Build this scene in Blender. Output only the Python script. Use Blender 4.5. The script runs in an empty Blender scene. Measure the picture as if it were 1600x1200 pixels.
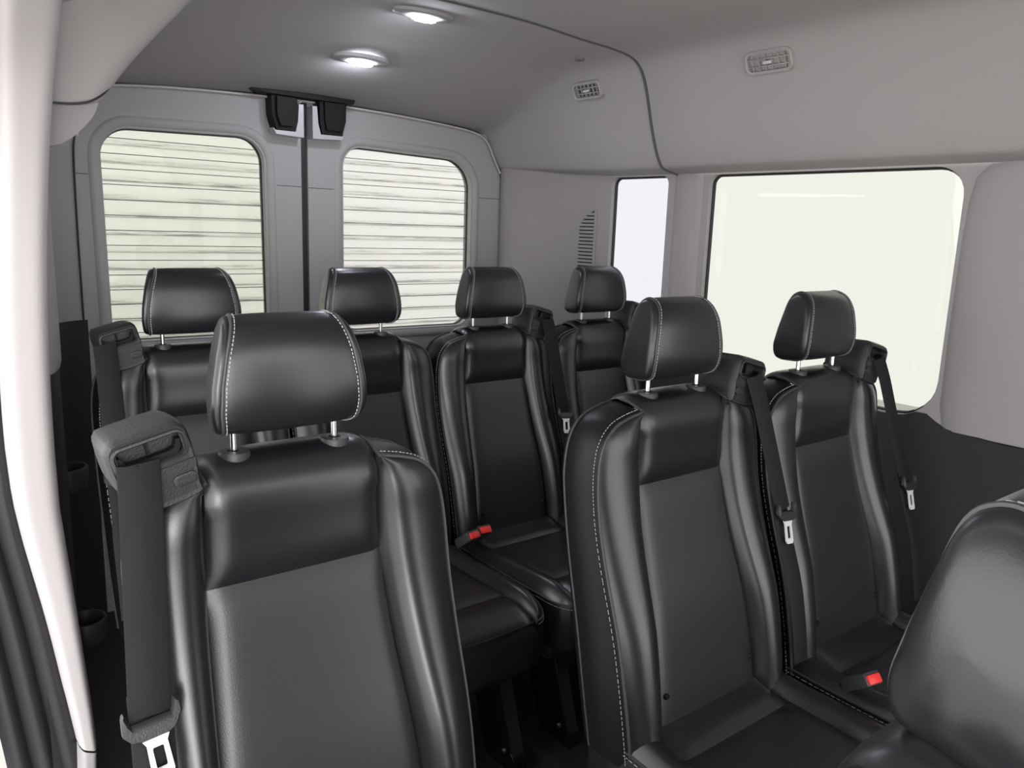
import bpy, bmesh, math, random
from mathutils import Vector, Matrix
random.seed(7)
S = bpy.context.scene
COL = S.collection
EYE = 1.28                                   # height of the lens above the cabin floor
CX = 1.18                                    # middle of the cabin (x); y runs to the rear

# ------------------------------------------------------------------ camera
yaw, pitch, roll, fpx = 0.6661, 0.194, 0.0342, 1252.4
cy, sy, cp, sp = math.cos(yaw), math.sin(yaw), math.cos(pitch), math.sin(pitch)
fwd = Vector((sy*cp, cy*cp, -sp)); rgt = Vector((cy, -sy, 0)); upv = rgt.cross(fwd)
r2 = math.cos(roll)*rgt + math.sin(roll)*upv
u2 = -math.sin(roll)*rgt + math.cos(roll)*upv
cam = bpy.data.cameras.new('camera'); co = bpy.data.objects.new('camera', cam); COL.objects.link(co)
cam.sensor_width = 36; cam.sensor_fit = 'HORIZONTAL'; cam.lens = fpx*36/1600; cam.clip_start = 0.02
M = Matrix((r2, u2, -fwd)).transposed().to_4x4(); M.translation = Vector((0, 0, EYE))
co.matrix_world = M
S.camera = co

# ------------------------------------------------------------------ world, exposure
W = bpy.data.worlds.new('overcast'); S.world = W; W.use_nodes = True
bg = W.node_tree.nodes['Background']; bg.inputs[0].default_value = (1.0, 0.985, 0.965, 1); bg.inputs[1].default_value = 3.6
S.view_settings.view_transform = 'Standard'; S.view_settings.look = 'None'
S.view_settings.gamma = 1; S.view_settings.use_curve_mapping = False
S.view_settings.exposure = 0.0

# unseen fill spot outside the open door, added to brighten the door side seat
LD = bpy.data.lights.new('fill_spot', 'SPOT'); LD.spot_size = math.radians(46); LD.spot_blend = 1.0; LD.shadow_soft_size = .5; LD.energy = 120; LD.color = (1.0, .955, .985)
LO = bpy.data.objects.new('fill_spot', LD); COL.objects.link(LO); LO.location = (-.48, -1.3, 1.12)
LO.rotation_euler = (Vector((.42, .95, .70))-Vector(LO.location)).to_track_quat('-Z', 'Y').to_euler()

# ------------------------------------------------------------------ materials
def mat(name, col, rough=.5, metal=0.0, spec=.5, bump=0.0, scale=200, var=0.0, vscale=8, emit=None, estr=0, coat=0, sheen=0):
    m = bpy.data.materials.new(name); m.use_nodes = True
    nt = m.node_tree; b = nt.nodes['Principled BSDF']
    b.inputs['Base Color'].default_value = (*col, 1); b.inputs['Roughness'].default_value = rough
    b.inputs['Metallic'].default_value = metal; b.inputs['Specular IOR Level'].default_value = spec
    b.inputs['Coat Weight'].default_value = coat; b.inputs['Sheen Weight'].default_value = sheen
    if emit: b.inputs['Emission Color'].default_value = (*emit, 1); b.inputs['Emission Strength'].default_value = estr
    if bump or var:
        tc = nt.nodes.new('ShaderNodeTexCoord')
    if bump:
        n = nt.nodes.new('ShaderNodeTexNoise'); n.inputs['Scale'].default_value = scale; n.inputs['Detail'].default_value = 3
        nt.links.new(tc.outputs['Object'], n.inputs['Vector'])
        bp = nt.nodes.new('ShaderNodeBump'); bp.inputs['Strength'].default_value = bump; bp.inputs['Distance'].default_value = .002
        nt.links.new(n.outputs['Fac'], bp.inputs['Height']); nt.links.new(bp.outputs['Normal'], b.inputs['Normal'])
    if var:
        n2 = nt.nodes.new('ShaderNodeTexNoise'); n2.inputs['Scale'].default_value = vscale; n2.inputs['Detail'].default_value = 4
        nt.links.new(tc.outputs['Object'], n2.inputs['Vector'])
        mx = nt.nodes.new('ShaderNodeMix'); mx.data_type = 'RGBA'
        mx.inputs['A'].default_value = (*[c*(1-var) for c in col], 1); mx.inputs['B'].default_value = (*[min(1, c*(1+var)) for c in col], 1)
        nt.links.new(n2.outputs['Fac'], mx.inputs['Factor']); nt.links.new(mx.outputs['Result'], b.inputs['Base Color'])
    return m

def glassmat(name, tint, refl=.06):
    m = bpy.data.materials.new(name); m.use_nodes = True; nt = m.node_tree
    for n in list(nt.nodes):
        if n.type != 'OUTPUT_MATERIAL': nt.nodes.remove(n)
    out = [n for n in nt.nodes if n.type == 'OUTPUT_MATERIAL'][0]
    t = nt.nodes.new('ShaderNodeBsdfTransparent'); t.inputs[0].default_value = (*tint, 1)
    g = nt.nodes.new('ShaderNodeBsdfGlossy'); g.inputs['Roughness'].default_value = .02
    mx = nt.nodes.new('ShaderNodeMixShader'); mx.inputs[0].default_value = refl
    nt.links.new(t.outputs[0], mx.inputs[1]); nt.links.new(g.outputs[0], mx.inputs[2]); nt.links.new(mx.outputs[0], out.inputs[0])
    return m

M_leather = mat('black_leather', (.0125, .0110, .0142), .30, spec=.705, bump=.045, scale=420)
M_side_shade = mat('black_leather_shaded', (.0075, .0067, .0085), .40, spec=.28, bump=.07, scale=420)  # leather darkened and dulled for the seat sides, their shade put into the colour
M_insert = mat('black_perforated_leather', (.0165, .0145, .0182), .38, spec=.72, bump=.15, scale=700)
M_stitch = mat('white_thread', (.42, .40, .42), .7)
M_piping = mat('grey_piping', (.05, .047, .053), .45)
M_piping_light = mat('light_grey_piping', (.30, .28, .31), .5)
M_plastic = mat('black_plastic', (.03, .03, .032), .45, bump=.1, scale=500)
M_plasticd = mat('dark_recess_plastic', (.007, .007, .007), .6, spec=.25)
M_guide = mat('grained_grey_plastic', (.024, .0235, .0255), .42, bump=.25, scale=380)
M_web = mat('belt_webbing', (.0125, .0112, .0122), .7, spec=.25, bump=.15, scale=900)
M_chrome = mat('chrome', (.82, .82, .83), .12, metal=1)
M_steel = mat('bright_steel', (.93, .93, .94), .28, metal=.3)
M_silver = mat('silver_paint', (.55, .55, .57), .35, metal=.3)
M_bolt = mat('bolt_steel', (.45, .45, .46), .25, metal=1)
M_red = mat('red_button', (.75, .035, .03), .4)
M_gloss = mat('gloss_black_steel', (.004, .004, .004), .16, spec=.5)
M_head = mat('grey_headliner_cloth', (.43, .412, .415), .95, spec=.1, bump=.12, scale=600, var=.02, vscale=3)
M_wall = mat('grey_trim_plastic', (.385, .366, .371), .7, spec=.25, bump=.08, scale=500)
M_door = mat('door_trim_plastic', (.405, .393, .396), .65, spec=.3, bump=.08, scale=500)
M_dark = mat('dark_lower_trim', (.035, .033, .033), .6, spec=.3, bump=.15, scale=400)
M_pillar = mat('pale_pillar_plastic', (.56, .53, .535), .55, spec=.3, bump=.03, scale=300)
M_rubber = mat('black_rubber', (.02, .02, .023), .5, bump=.1, scale=300)
M_floor = mat('dark_vinyl_floor', (.018, .017, .018), .6, bump=.3, scale=250, var=.2)
M_ventg = mat('vent_grey_plastic', (.40, .385, .385), .5)
M_vtab = mat('vent_tab_plastic', (.68, .66, .65), .5)
M_clip = mat('clip_plastic', (.2, .19, .19), .7, spec=.2)
M_seam_shadow = mat('seam_shadow_grey', (.12, .115, .115), .8, spec=.2)  # tone of the shadow line drawn along the headliner seam
M_ventd = mat('vent_duct_dark', (.03, .03, .03), .7)
M_lens = mat('lit_lens', (1, 1, 1), .3, emit=(.84, .86, 1.0), estr=210)
M_lamp = mat('lamp_housing_plastic', (.36, .355, .37), .5)
M_wire = mat('heating_wire_print', (.06, .06, .05), .8)
M_conc = mat('pale_concrete', (.52, .51, .49), .8, var=.06)
M_white = mat('white_paint', (.85, .85, .84), .3)
G_side = glassmat('glass_side', (.508, .512, .495), .03)
G_quarter = glassmat('glass_quarter', (.508, .515, .535), .03)
G_rear_left = glassmat('glass_rear_left', (.64, .652, .625), .01)
G_rear_right = glassmat('glass_rear_right', (.655, .655, .655), .01)
def slatmat():
    m = mat('painted_slat', (.88, .88, .86), .5)
    nt = m.node_tree; b = nt.nodes['Principled BSDF']
    tc = nt.nodes.new('ShaderNodeTexCoord'); mp = nt.nodes.new('ShaderNodeMapping'); mp.inputs['Scale'].default_value = (1.2, 1, 40)
    oi = nt.nodes.new('ShaderNodeObjectInfo')
    av = nt.nodes.new('ShaderNodeVectorMath'); av.operation = 'MULTIPLY_ADD'
    av.inputs[1].default_value = (1, 1, 1)
    cm = nt.nodes.new('ShaderNodeCombineXYZ'); ml = nt.nodes.new('ShaderNodeMath'); ml.operation = 'MULTIPLY'; ml.inputs[1].default_value = 60
    nt.links.new(oi.outputs['Random'], ml.inputs[0]); nt.links.new(ml.outputs[0], cm.inputs[0]); nt.links.new(ml.outputs[0], cm.inputs[1])
    n = nt.nodes.new('ShaderNodeTexNoise'); n.inputs['Scale'].default_value = 3; n.inputs['Detail'].default_value = 6; n.inputs['Roughness'].default_value = .75
    nt.links.new(tc.outputs['Object'], mp.inputs['Vector']); nt.links.new(mp.outputs[0], av.inputs[0]); nt.links.new(cm.outputs[0], av.inputs[2])
    nt.links.new(av.outputs[0], n.inputs['Vector'])
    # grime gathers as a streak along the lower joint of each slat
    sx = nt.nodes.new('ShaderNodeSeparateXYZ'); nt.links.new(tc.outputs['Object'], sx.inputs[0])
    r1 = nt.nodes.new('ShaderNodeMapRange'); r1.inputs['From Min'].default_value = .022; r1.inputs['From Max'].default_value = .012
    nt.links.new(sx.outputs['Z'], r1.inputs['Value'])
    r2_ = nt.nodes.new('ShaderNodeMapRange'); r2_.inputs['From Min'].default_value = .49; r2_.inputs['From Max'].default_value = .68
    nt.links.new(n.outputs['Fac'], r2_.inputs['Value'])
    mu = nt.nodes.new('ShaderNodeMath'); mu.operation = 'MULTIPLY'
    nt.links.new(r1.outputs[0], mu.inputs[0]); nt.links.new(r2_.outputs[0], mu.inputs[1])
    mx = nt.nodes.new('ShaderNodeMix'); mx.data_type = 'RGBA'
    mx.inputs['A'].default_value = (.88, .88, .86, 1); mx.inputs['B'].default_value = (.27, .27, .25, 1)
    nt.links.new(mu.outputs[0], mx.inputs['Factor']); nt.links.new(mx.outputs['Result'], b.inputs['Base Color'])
    return m
M_slat = slatmat()

# ------------------------------------------------------------------ helpers
def link(name, me, m, parent=None, label=None, cat=None, group=None, kind=None, loc=None, rot=None):
    o = bpy.data.objects.new(name, me); COL.objects.link(o)
    if m is not None and len(me.materials) == 0: me.materials.append(m)
    if parent: o.parent = parent
    if loc is not None: o.location = loc
    if rot is not None: o.rotation_euler = rot
    for k, v in (('label', label), ('category', cat), ('group', group), ('kind', kind)):
        if v: o[k] = v
    return o
def empty(name, loc, label, cat, group=None, rot=None):
    o = bpy.data.objects.new(name, None); COL.objects.link(o); o.location = loc; o.empty_display_size = .05
    if rot: o.rotation_euler = rot
    o['label'] = label; o['category'] = cat
    if group: o['group'] = group
    return o
def finish(bm, name, angle=50, normals=True, smooth=True):
    if normals: bmesh.ops.recalc_face_normals(bm, faces=bm.faces)
    me = bpy.data.meshes.new(name); bm.to_mesh(me); bm.free()
    if smooth:
        me.polygons.foreach_set('use_smooth', [True]*len(me.polygons))
        me.set_sharp_from_angle(angle=math.radians(angle))
    return me
def crom(pts, n, closed=False):
    """Catmull-Rom through points, n samples per span"""
    P = [Vector(p) for p in pts]; N = len(P); out = []
    for i in range(N if closed else N-1):
        if closed: a, b, c, d = P[(i-1) % N], P[i], P[(i+1) % N], P[(i+2) % N]
        else: a, b, c, d = P[max(i-1, 0)], P[i], P[i+1], P[min(i+2, N-1)]
        for k in range(n):
            t = k/n
            out.append(.5*((2*b)+(c-a)*t+(2*a-5*b+4*c-d)*t*t+(3*b-a-3*c+d)*t**3))
    if not closed: out.append(P[-1].copy())
    return out
def interp(tab, x):
    if x <= tab[0][0]: return tab[0][1]
    for (a, b), (c, d) in zip(tab, tab[1:]):
        if x <= c: return b+(d-b)*(x-a)/(c-a)
    return tab[-1][1]
def grid_bm(rows, close_u=False, bm=None):
    bm = bm or bmesh.new()
    V = [[bm.verts.new(p) for p in r] for r in rows]
    for i in range(len(V)-1):
        n = len(V[i])
        for j in range(n if close_u else n-1):
            q = (V[i][j], V[i][(j+1) % n], V[i+1][(j+1) % n], V[i+1][j])
            try: bm.faces.new(q)
            except ValueError: pass
    return bm, V
def box_bm(lo, hi, bev=0, seg=2, bm=None):
    b = bmesh.new(); bmesh.ops.create_cube(b, size=1)
    for v in b.verts:
        v.co = Vector([lo[i]+(hi[i]-lo[i])*(v.co[i]+.5) for i in range(3)])
    if bev: bmesh.ops.bevel(b, geom=list(b.edges), offset=bev, segments=seg, affect='EDGES', profile=.5)
    if bm is None: return b
    me = bpy.data.meshes.new('t'); b.to_mesh(me); b.free(); bm.from_mesh(me); bpy.data.meshes.remove(me); return bm
def tube_bm(path, r, n=8, bm=None, closed=False, ry=None):
    bm = bm or bmesh.new(); P = [Vector(p) for p in path]; rows = []
    prev = None
    for i, p in enumerate(P):
        if closed: t = (P[(i+1) % len(P)]-P[i-1])
        else: t = (P[min(i+1, len(P)-1)]-P[max(i-1, 0)])
        if t.length < 1e-9: t = Vector((0, 0, 1))
        t.normalize()
        if prev is None:
            a = Vector((0, 1, 0)) if abs(t.y) < .9 else Vector((1, 0, 0))
            nrm = t.cross(a).normalized()
        else:
            nrm = (prev-t*prev.dot(t)).normalized()
        prev = nrm; bn = t.cross(nrm)
        rows.append([p+nrm*(r*math.cos(2*math.pi*k/n))+bn*((ry or r)*math.sin(2*math.pi*k/n)) for k in range(n)])
    if closed: rows.append(rows[0])
    bm, V = grid_bm(rows, True, bm)
    if not closed:
        bm.faces.new(V[0]); bm.faces.new(V[-1])
    else:
        bmesh.ops.remove_doubles(bm, verts=bm.verts, dist=1e-6)
    return bm
def lathe_bm(prof, n=20, center=(0, 0, 0)):
    c = Vector(center)
    rows = [[c+Vector((r*math.cos(2*math.pi*k/n), r*math.sin(2*math.pi*k/n), z)) for k in range(n)] for r, z in prof]
    bm, V = grid_bm(rows, True); bm.faces.new(V[0]); bm.faces.new(V[-1]); return bm
def rrect(x0, x1, z0, z1, r, n=6):
    """rounded rectangle outline as (x, z) list; r = one radius or four (tl, tr, br, bl)"""
    if not isinstance(r, (tuple, list)): r = (r,)*4
    out = []
    for (cx_, cz_, a0, rr) in ((x0+r[0], z1-r[0], 180, r[0]), (x1-r[1], z1-r[1], 90, r[1]), (x1-r[2], z0+r[2], 0, r[2]), (x0+r[3], z0+r[3], -90, r[3])):
        for k in range(n+1):
            a = math.radians(a0-90*k/n); out.append((cx_+rr*math.cos(a), cz_+rr*math.sin(a)))
    return out
def prism_bm(outline, f, d0, d1, holes=(), bm=None):
    """outline in 2-D -> solid between depths; f(a, b, d) -> point"""
    bm = bm or bmesh.new()
    loops = [outline]+list(holes)
    tv = []
    for d in (d0, d1):
        es = []; lv = []
        for L in loops:
            vs = [bm.verts.new(f(a, b, d)) for a, b in L]; lv.append(vs)
            es += [bm.edges.new((vs[i], vs[(i+1) % len(vs)])) for i in range(len(vs))]
        bmesh.ops.triangle_fill(bm, use_beauty=True, use_dissolve=False, edges=es)
        tv.append(lv)
    for A, B in zip(tv[0], tv[1]):
        n = len(A)
        for i in range(n): bm.faces.new((A[i], A[(i+1) % n], B[(i+1) % n], B[i]))
    return bm
def ring_bm(loops3d, closed_ring=False, bm=None):
    """bridge successive closed loops of equal length"""
    rows = list(loops3d)
    if closed_ring: rows = rows+[rows[0]]
    bm, V = grid_bm(rows, True, bm)
    if closed_ring: bmesh.ops.remove_doubles(bm, verts=bm.verts, dist=1e-6)
    return bm

# ================================================================== THE CABIN
def Z(z): return EYE+z
# ---- floor and the ground outside
link('floor', finish(box_bm((.16, -1.6, -.05), (2.06, 2.72, 0)), 'floor'), M_floor, kind='structure')
link('ground', finish(box_bm((-6, -8, -.62), (9, 9, -.55)), 'ground'), M_conc, kind='structure')

# ---- ceiling: right half profile (x, z rel. eye) at the seam and at the rear doors
PR = [(1.18, .535), (1.40, .531), (1.584, .518), (1.70, .512), (1.775, .503), (1.816, .487), (1.845, .455), (1.868, .40), (1.893, .32), (1.92, .25), (1.945, .207), (1.965, .193), (2.028, .181)]
PE = [(1.18, .400), (1.40, .395), (1.60, .385), (1.75, .376), (1.85, .371), (1.91, .366), (1.945, .352), (1.963, .325), (1.983, .285), (2.0, .255), (2.012, .236), (2.02, .228), (2.034, .222)]
PL = [(1.18, .535), (.96, .531), (.80, .522), (.70, .512), (.645, .50), (.60, .477), (.564, .444), (.53, .405), (.498, .37), (.438, .30), (.387, .231), (.368, .213), (.324, .205)]
PLE = [(2.36-x, z) for x, z in PE]
def prof(A, B, t):
    P = [((1-t)*a[0]+t*b[0], (1-t)*a[1]+t*b[1]) for a, b in zip(A, B)]
    return [(p.x, p.y) for p in crom([(x, z, 0) for x, z in P], 3)]
def sm(t): t = min(1, max(0, t)); return t*t*(3-2*t)
def ceil_rows(stations, full):
    rows = []
    for y, t, dz in stations:
        R_ = prof(PR, PE, t); L = prof(PL, PLE, t) if full else [(1.18+(.22-1.18)*k/36, .535-.03*(k/36)**3) for k in range(37)]
        row = [(x, y, Z(z)) for x, z in reversed(L)]+[(x, y, Z(z)) for x, z in R_[1:]]
        row = [(x+(CX-x)*dz, y, z-(z-Z(.1))*dz) for x, y, z in row]
        rows.append(row)
    return rows
st = [(1.770, 0, -.03), (1.770, 0, -.004), (1.773, 0, -.001), (1.79, 0, 0)]+[(1.9+.1*k, sm((1.9+.1*k-1.95)/.80), 0) for k in range(9)]+[(2.745, 1, 0)]
rear = []
for r_ in [ceil_rows([s], False if s[0] < 1.82 else True)[0] for s in st]: rear.append(r_)
bm, _ = grid_bm(rear)
me = finish(bm, 'ceiling_rear', 40)
ceil = link('ceiling', me, M_head, kind='structure')
bm, _ = grid_bm(ceil_rows([(y, 0, .0065) for y in (-1.5, -.6, .2, .8, 1.3, 1.6, 1.752)]+[(1.756, 0, .005), (1.757, 0, 0), (1.757, 0, -.03)], False))
link('front_headliner', finish(bm, 'ceiling_front', 40), M_head, parent=ceil)
gp = [(x+(CX-x)*.0005, 1.7635, Z(z)) for x, z in prof(PR, PE, 0)]
gp = [(.3+.11*k, 1.7635, Z(.535)) for k in range(8)]+gp
link('seam_shadow', finish(tube_bm(gp, .005, 6), 'seam_shadow'), M_seam_shadow, parent=ceil)  # dark tube laid in the headliner gap, stands in for its shadow
# end of the left air duct, behind the sliding door opening
cont = [Vector((x, 0, Z(z))) for x, z in prof(PL, PLE, 0) if x < .72]
rows = []
for k in range(7):
    a = k/6*math.pi/2
    rows.append([p+Vector((-.035*(1-math.cos(a)), 1.86-.035*math.sin(a), .03*(1-math.cos(a))*min(1, max(0, (p.z-Z(.205))/.08)))) for p in cont])
rows.append([Vector((p.x*.5-.02, 1.828, p.z*.6+Z(.205)*.4)) for p in cont])
rows.append([Vector((.02, 1.826, p.z*.3+Z(.205)*.7)) for p in cont])
rows.append([Vector((.02, 1.824, Z(.15))) for p in cont])
bm, _ = grid_bm(rows)
link('duct_end', finish(bm, 'duct_end', 60), M_head, parent=ceil)
seam = [(.10, 1.822, Z(.205)), (.24, 1.822, Z(.204)), (.33, 1.824, Z(.207)), (.375, 1.835, Z(.228)), (.402, 1.856, Z(.258))]
link('duct_seam', finish(tube_bm(crom(seam, 4), .0022, 6), 'duct_seam'), M_plastic, parent=ceil)
# trim fillet that the left duct rests on
fb = prism_bm([(.02, Z(.215)), (.372, Z(.215)), (.362, Z(.19)), (.345, Z(.168)), (.322, Z(.145)), (.30, Z(.13)), (.27, Z(.12)), (.02, Z(.12))], lambda x, z, d: (x, d, z), 1.845, 2.08)
link('duct_fillet', finish(fb, 'duct_fillet', 60), M_wall, parent=ceil)
# headliner clip
o = link('headliner_clip', finish(lathe_bm([(.001, -.003), (.012, -.003), (.015, -.001), (.016, .004)], 18), 'clip'), M_clip, loc=(1.735, 1.93, Z(.5055)), rot=(0, math.radians(4), 0), label='small round grey push clip on the headliner just above the rear air vent', cat='clip')

# ---- right wall with two window holes
XW = 2.03
big = rrect(.883, 1.634, Z(-.441), Z(.176), (.03, .07, .10, .03), 6)      # (y, z)
big = [(y, z) for y, z in big]
# in the photograph the front edge of the big window is the right one: mirror so that large radii fall to the front
big = [(.883+1.634-y, z) for y, z in reversed(big)]
qtr = rrect(1.800, 2.058, Z(-.42), Z(.178), .028, 6)
drv = rrect(-1.25, -.35, Z(-.42), Z(.14), .06, 5)
wall_outline = [(-1.5, Z(-.46)), (2.72, Z(-.46)), (2.72, Z(.225)), (-1.5, Z(.225))]
f_w = lambda y, z, d: (XW+d, y, z)
link('wall_right', finish(prism_bm(wall_outline, f_w, 0, .03, [big, qtr, drv]), 'wall_right', 30), M_wall, kind='structure')
low = [(-1.5, 0), (2.72, 0), (2.72, Z(-.455)), (1.66, Z(-.455)), (1.634, Z(-.4425)), (1.45, Z(-.4425)), (.985, Z(-.4425)), (.955, Z(-.438)), (.925, Z(-.425)), (.900, Z(-.425)), (.876, Z(-.440)), (.85, Z(-.452)), (.72, Z(-.462)), (-1.5, Z(-.47))]
link('trim_1', finish(prism_bm(low, f_w, -.008, .03), 'trim_right', 30), M_dark, kind='structure')
def outline_off(L, d):
    n = len(L); out = []
    for i in range(n):
        a, b = Vector(L[i-1]), Vector(L[(i+1) % n]); t = (b-a)
        if t.length < 1e-9: out.append(L[i]); continue
        t.normalize(); out.append((L[i][0]+t.y*d, L[i][1]-t.x*d))
    return out
def centroid_sign(L):
    A = sum(L[i-1][0]*L[i][1]-L[i][0]*L[i-1][1] for i in range(len(L))); return 1 if A > 0 else -1
def grow(L, d): return outline_off(L, d*centroid_sign(L))
def window_side(name, L, g, kind_label):
    f = lambda y, z, d: (XW+d, y, z)
    w = link(name, finish(prism_bm(L, f, .0245, .0275), name+'_pane', 30), g, kind='structure')
    gs = ring_bm([[f(y, z, d) for y, z in grow(L, o)] for o, d in ((.0005, .016), (-.004, .015), (-.006, .02), (-.006, .0245), (.0005, .0245))], True)
    link('gasket', finish(gs, name+'_gasket', 40), M_rubber, parent=w)
    return w
window_side('window_1', big, G_side, '')
window_side('window_2', qtr, G_quarter, '')
# rounded pillar between the two side windows, and pillar ahead of the big one
def pillar_right(name, y0, y1, prot, zt=.19, zb=-.45):
    rows = []
    for z in (zb, -.2, 0, .1, zt-.03, zt):
        rows.append([(XW+.002-prot*math.sin(math.pi*min(1, max(0, k/12)))**.6, y0+(y1-y0)*k/12, Z(z)) for k in range(13)])
    bm, _ = grid_bm(rows); return finish(bm, name, 60)
link('pillar_cover', pillar_right('pillar_cover', 1.655, 1.775, .012), M_wall, kind='structure').name = 'trim_2'
# front pillar trim that comes further into the cabin
rows = []
for z, y1 in ((-.455, .862), (-.40, .874), (-.2, .877), (0, .876), (.10, .872), (.15, .862), (.178, .835), (.19, .80)):
    rows.append([(XW+.003, y1, Z(z)), (XW-.001, y1-.004, Z(z)), (XW-.006, y1-.02, Z(z)), (XW-.011, y1-.045, Z(z)), (XW-.013, y1-.08, Z(z)), (XW-.014, y1-.3, Z(z)), (XW-.014, -.25, Z(z)), (XW+.001, -.30, Z(z))])
bm, _ = grid_bm(rows); link('trim_3', finish(bm, 'front_pillar_trim', 60), M_wall, kind='structure')

# ---- rear doors
YD = 2.70
def door(name, wname, x0, x1, win, topf, gl, seam_z):
    f = lambda x, z, d: (x, YD+d, z)
    outl = [(x0, -.10), (x1, -.10)]+[(x1+(x0-x1)*k/8, topf(x1+(x0-x1)*k/8)) for k in range(9)]
    d = link(name, finish(prism_bm(outl, f, 0, .05, [win]), name, 30), M_door, kind='structure')
    # moulded window surround: raised lip that slopes to the glass
    loops = [[f(x, z, dd) for x, z in grow(win, o)] for o, dd in ((.036, .0005), (.030, -.007), (.020, -.0085), (.006, -.002), (-.001, .012), (-.001, .03))]
    link('window_surround', finish(ring_bm(loops), name+'_surround', 60), M_door, parent=d)
    w = link(wname, finish(prism_bm(grow(win, .001), f, .030, .034), wname, 30), gl, kind='structure')
    link('gasket', finish(ring_bm([[f(x, z, dd) for x, z in grow(win, o)] for o, dd in ((.001, .024), (-.003, .023), (-.005, .027), (-.005, .03), (.001, .03))], True), wname+'_gasket', 40), M_rubber, parent=w)
    xs0 = min(p[0] for p in win); xs1 = max(p[0] for p in win); zt = max(p[1] for p in win); zb = min(p[1] for p in win)
    # printed heating wires, one every 46 mm
    z = Z(.222); k = 0
    while z > zb+.01:
        ins = [p for p in win]
        # clip the wire to the window outline
        xsec = []
        for i in range(len(win)):
            (xa, za), (xb, zb2) = win[i-1], win[i]
            if (za-z)*(zb2-z) < 0: xsec.append(xa+(xb-xa)*(z-za)/(zb2-za))
        if len(xsec) >= 2:
            a, b = min(xsec)+.004, max(xsec)-.004
            link('heating_wire', finish(box_bm((a, YD+.0285, z-.0011), (b, YD+.0299, z+.0011)), 'heating_wire', smooth=False), M_wire, parent=w)
        z -= .0457; k += 1
    # horizontal trim joint
    for a, b in ((max(x0+.001, .468), xs0-.037), (xs1+.037, x1-.001)):
        link('trim_joint', finish(box_bm((a, YD-.0006, seam_z-.001), (b, YD+.002, seam_z+.001)), 'joint', smooth=False), M_rubber, parent=d)
    return d
topf = lambda x: Z(.402-.06*((x-1.18)/.86)**2)
winL = rrect(.540, 1.038, Z(-.395), Z(.262), (.085, .085, .06, .06), 8)
winR = rrect(1.325, 1.883, Z(-.402), Z(.262), (.075, .11, .06, .06), 8)
winL = [(x+.004*(1 if z < Z(-.2) else 0), z-.012*(1 if z > Z(.1) else 0)*(1-(x-.54)/.5)) for x, z in winL]
winR = [(x, z-.016*(1 if z > Z(.1) else 0)*((x-1.325)/.558)) for x, z in winR]
dl = door('door_1', 'window_3', .345, 1.168, winL, topf, G_rear_left, Z(.110))
dr = door('door_2', 'window_4', 1.192, 2.030, winR, topf, G_rear_right, Z(.108))
link('door_seal', finish(box_bm((1.166, YD+.012, .02), (1.194, YD+.05, Z(.39))), 'door_seal'), M_rubber, parent=dl)
# weather strip round the door opening, seen as a thin pale-edged line under the headliner
arch = [(.466, 0.02), (.464, Z(-.3)), (.466, Z(.1)), (.474, Z(.22)), (.50, Z(.315)), (.545, Z(.362)), (.62, Z(.378)), (.85, Z(.392)), (1.18, Z(.398)), (1.5, Z(.391)), (1.75, Z(.376)), (1.88, Z(.362)), (1.945, Z(.335)), (1.985, Z(.27)), (2.018, Z(.215)), (2.026, Z(.1)), (2.028, Z(-.3)), (2.028, .02)]
pth = crom([(x, YD-.006, z) for x, z in arch], 6)
ws = link('trim_4', finish(tube_bm(pth, .0028, 8), 'weather_strip'), M_dark, kind='structure')
pth2 = crom([(x+(CX-x)*.006, YD-.014, z-.006) for x, z in arch[3:15]], 6)
link('strip_lip', finish(tube_bm(pth2, .0042, 6), 'strip_lip'), M_pillar, parent=ws)
# latches at the tops of the doors
def latch(parent, sgn, xa, xb):
    mid = (xa+xb)/2
    X = lambda u: mid+sgn*u
    h = (xb-xa)/2
    body = [(X(-h+.006), Z(.405)), (X(h-.028), Z(.405)), (X(h-.028), Z(.325)), (X(h-.036), Z(.288)), (X(-h+.022), Z(.288)), (X(-h+.008), Z(.335))]
    b = prism_bm(body, lambda x, z, d: (x, YD+d, z), -.055, .002)
    link('latch_housing', finish(b, 'latch_housing', 30), M_plasticd, parent=parent)
    inner = [(X(-h+.02), Z(.39)), (X(h-.04), Z(.39)), (X(h-.042), Z(.33)), (X(h-.048), Z(.30)), (X(-h+.032), Z(.30)), (X(-h+.02), Z(.335))]
    link('latch_catch', finish(prism_bm(inner, lambda x, z, d: (x, YD+d, z), -.068, -.05), 'latch_catch', 30), M_plasticd, parent=parent)
    rim = [(X(-h+.012), Z(.293)), (X(-h+.022), Z(.273)), (X(h-.004), Z(.269)), (X(h-.004), Z(.375)), (X(h-.020), Z(.375)), (X(h-.024), Z(.32)), (X(h-.033), Z(.2855)), (X(-h+.020), Z(.2855))]
    link('latch_rim', finish(prism_bm(rim, lambda x, z, d: (x, YD+d, z), -.05, -.001), 'latch_rim', 30), M_silver, parent=parent, label='silvery latch rim')
latch(dl, 1, 1.040, 1.162)
latch(dr, -1, 1.186, 1.318)
link('striker_cover', finish(prism_bm([(.97, Z(.403)), (1.03, Z(.395)), (1.33, Z(.392)), (1.342, Z(.43)), (1.0, Z(.43))], lambda x, z, d: (x, YD-.075+d, z), 0, .07), 'striker_cover', 30), M_plasticd, parent=ceil)

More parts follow.
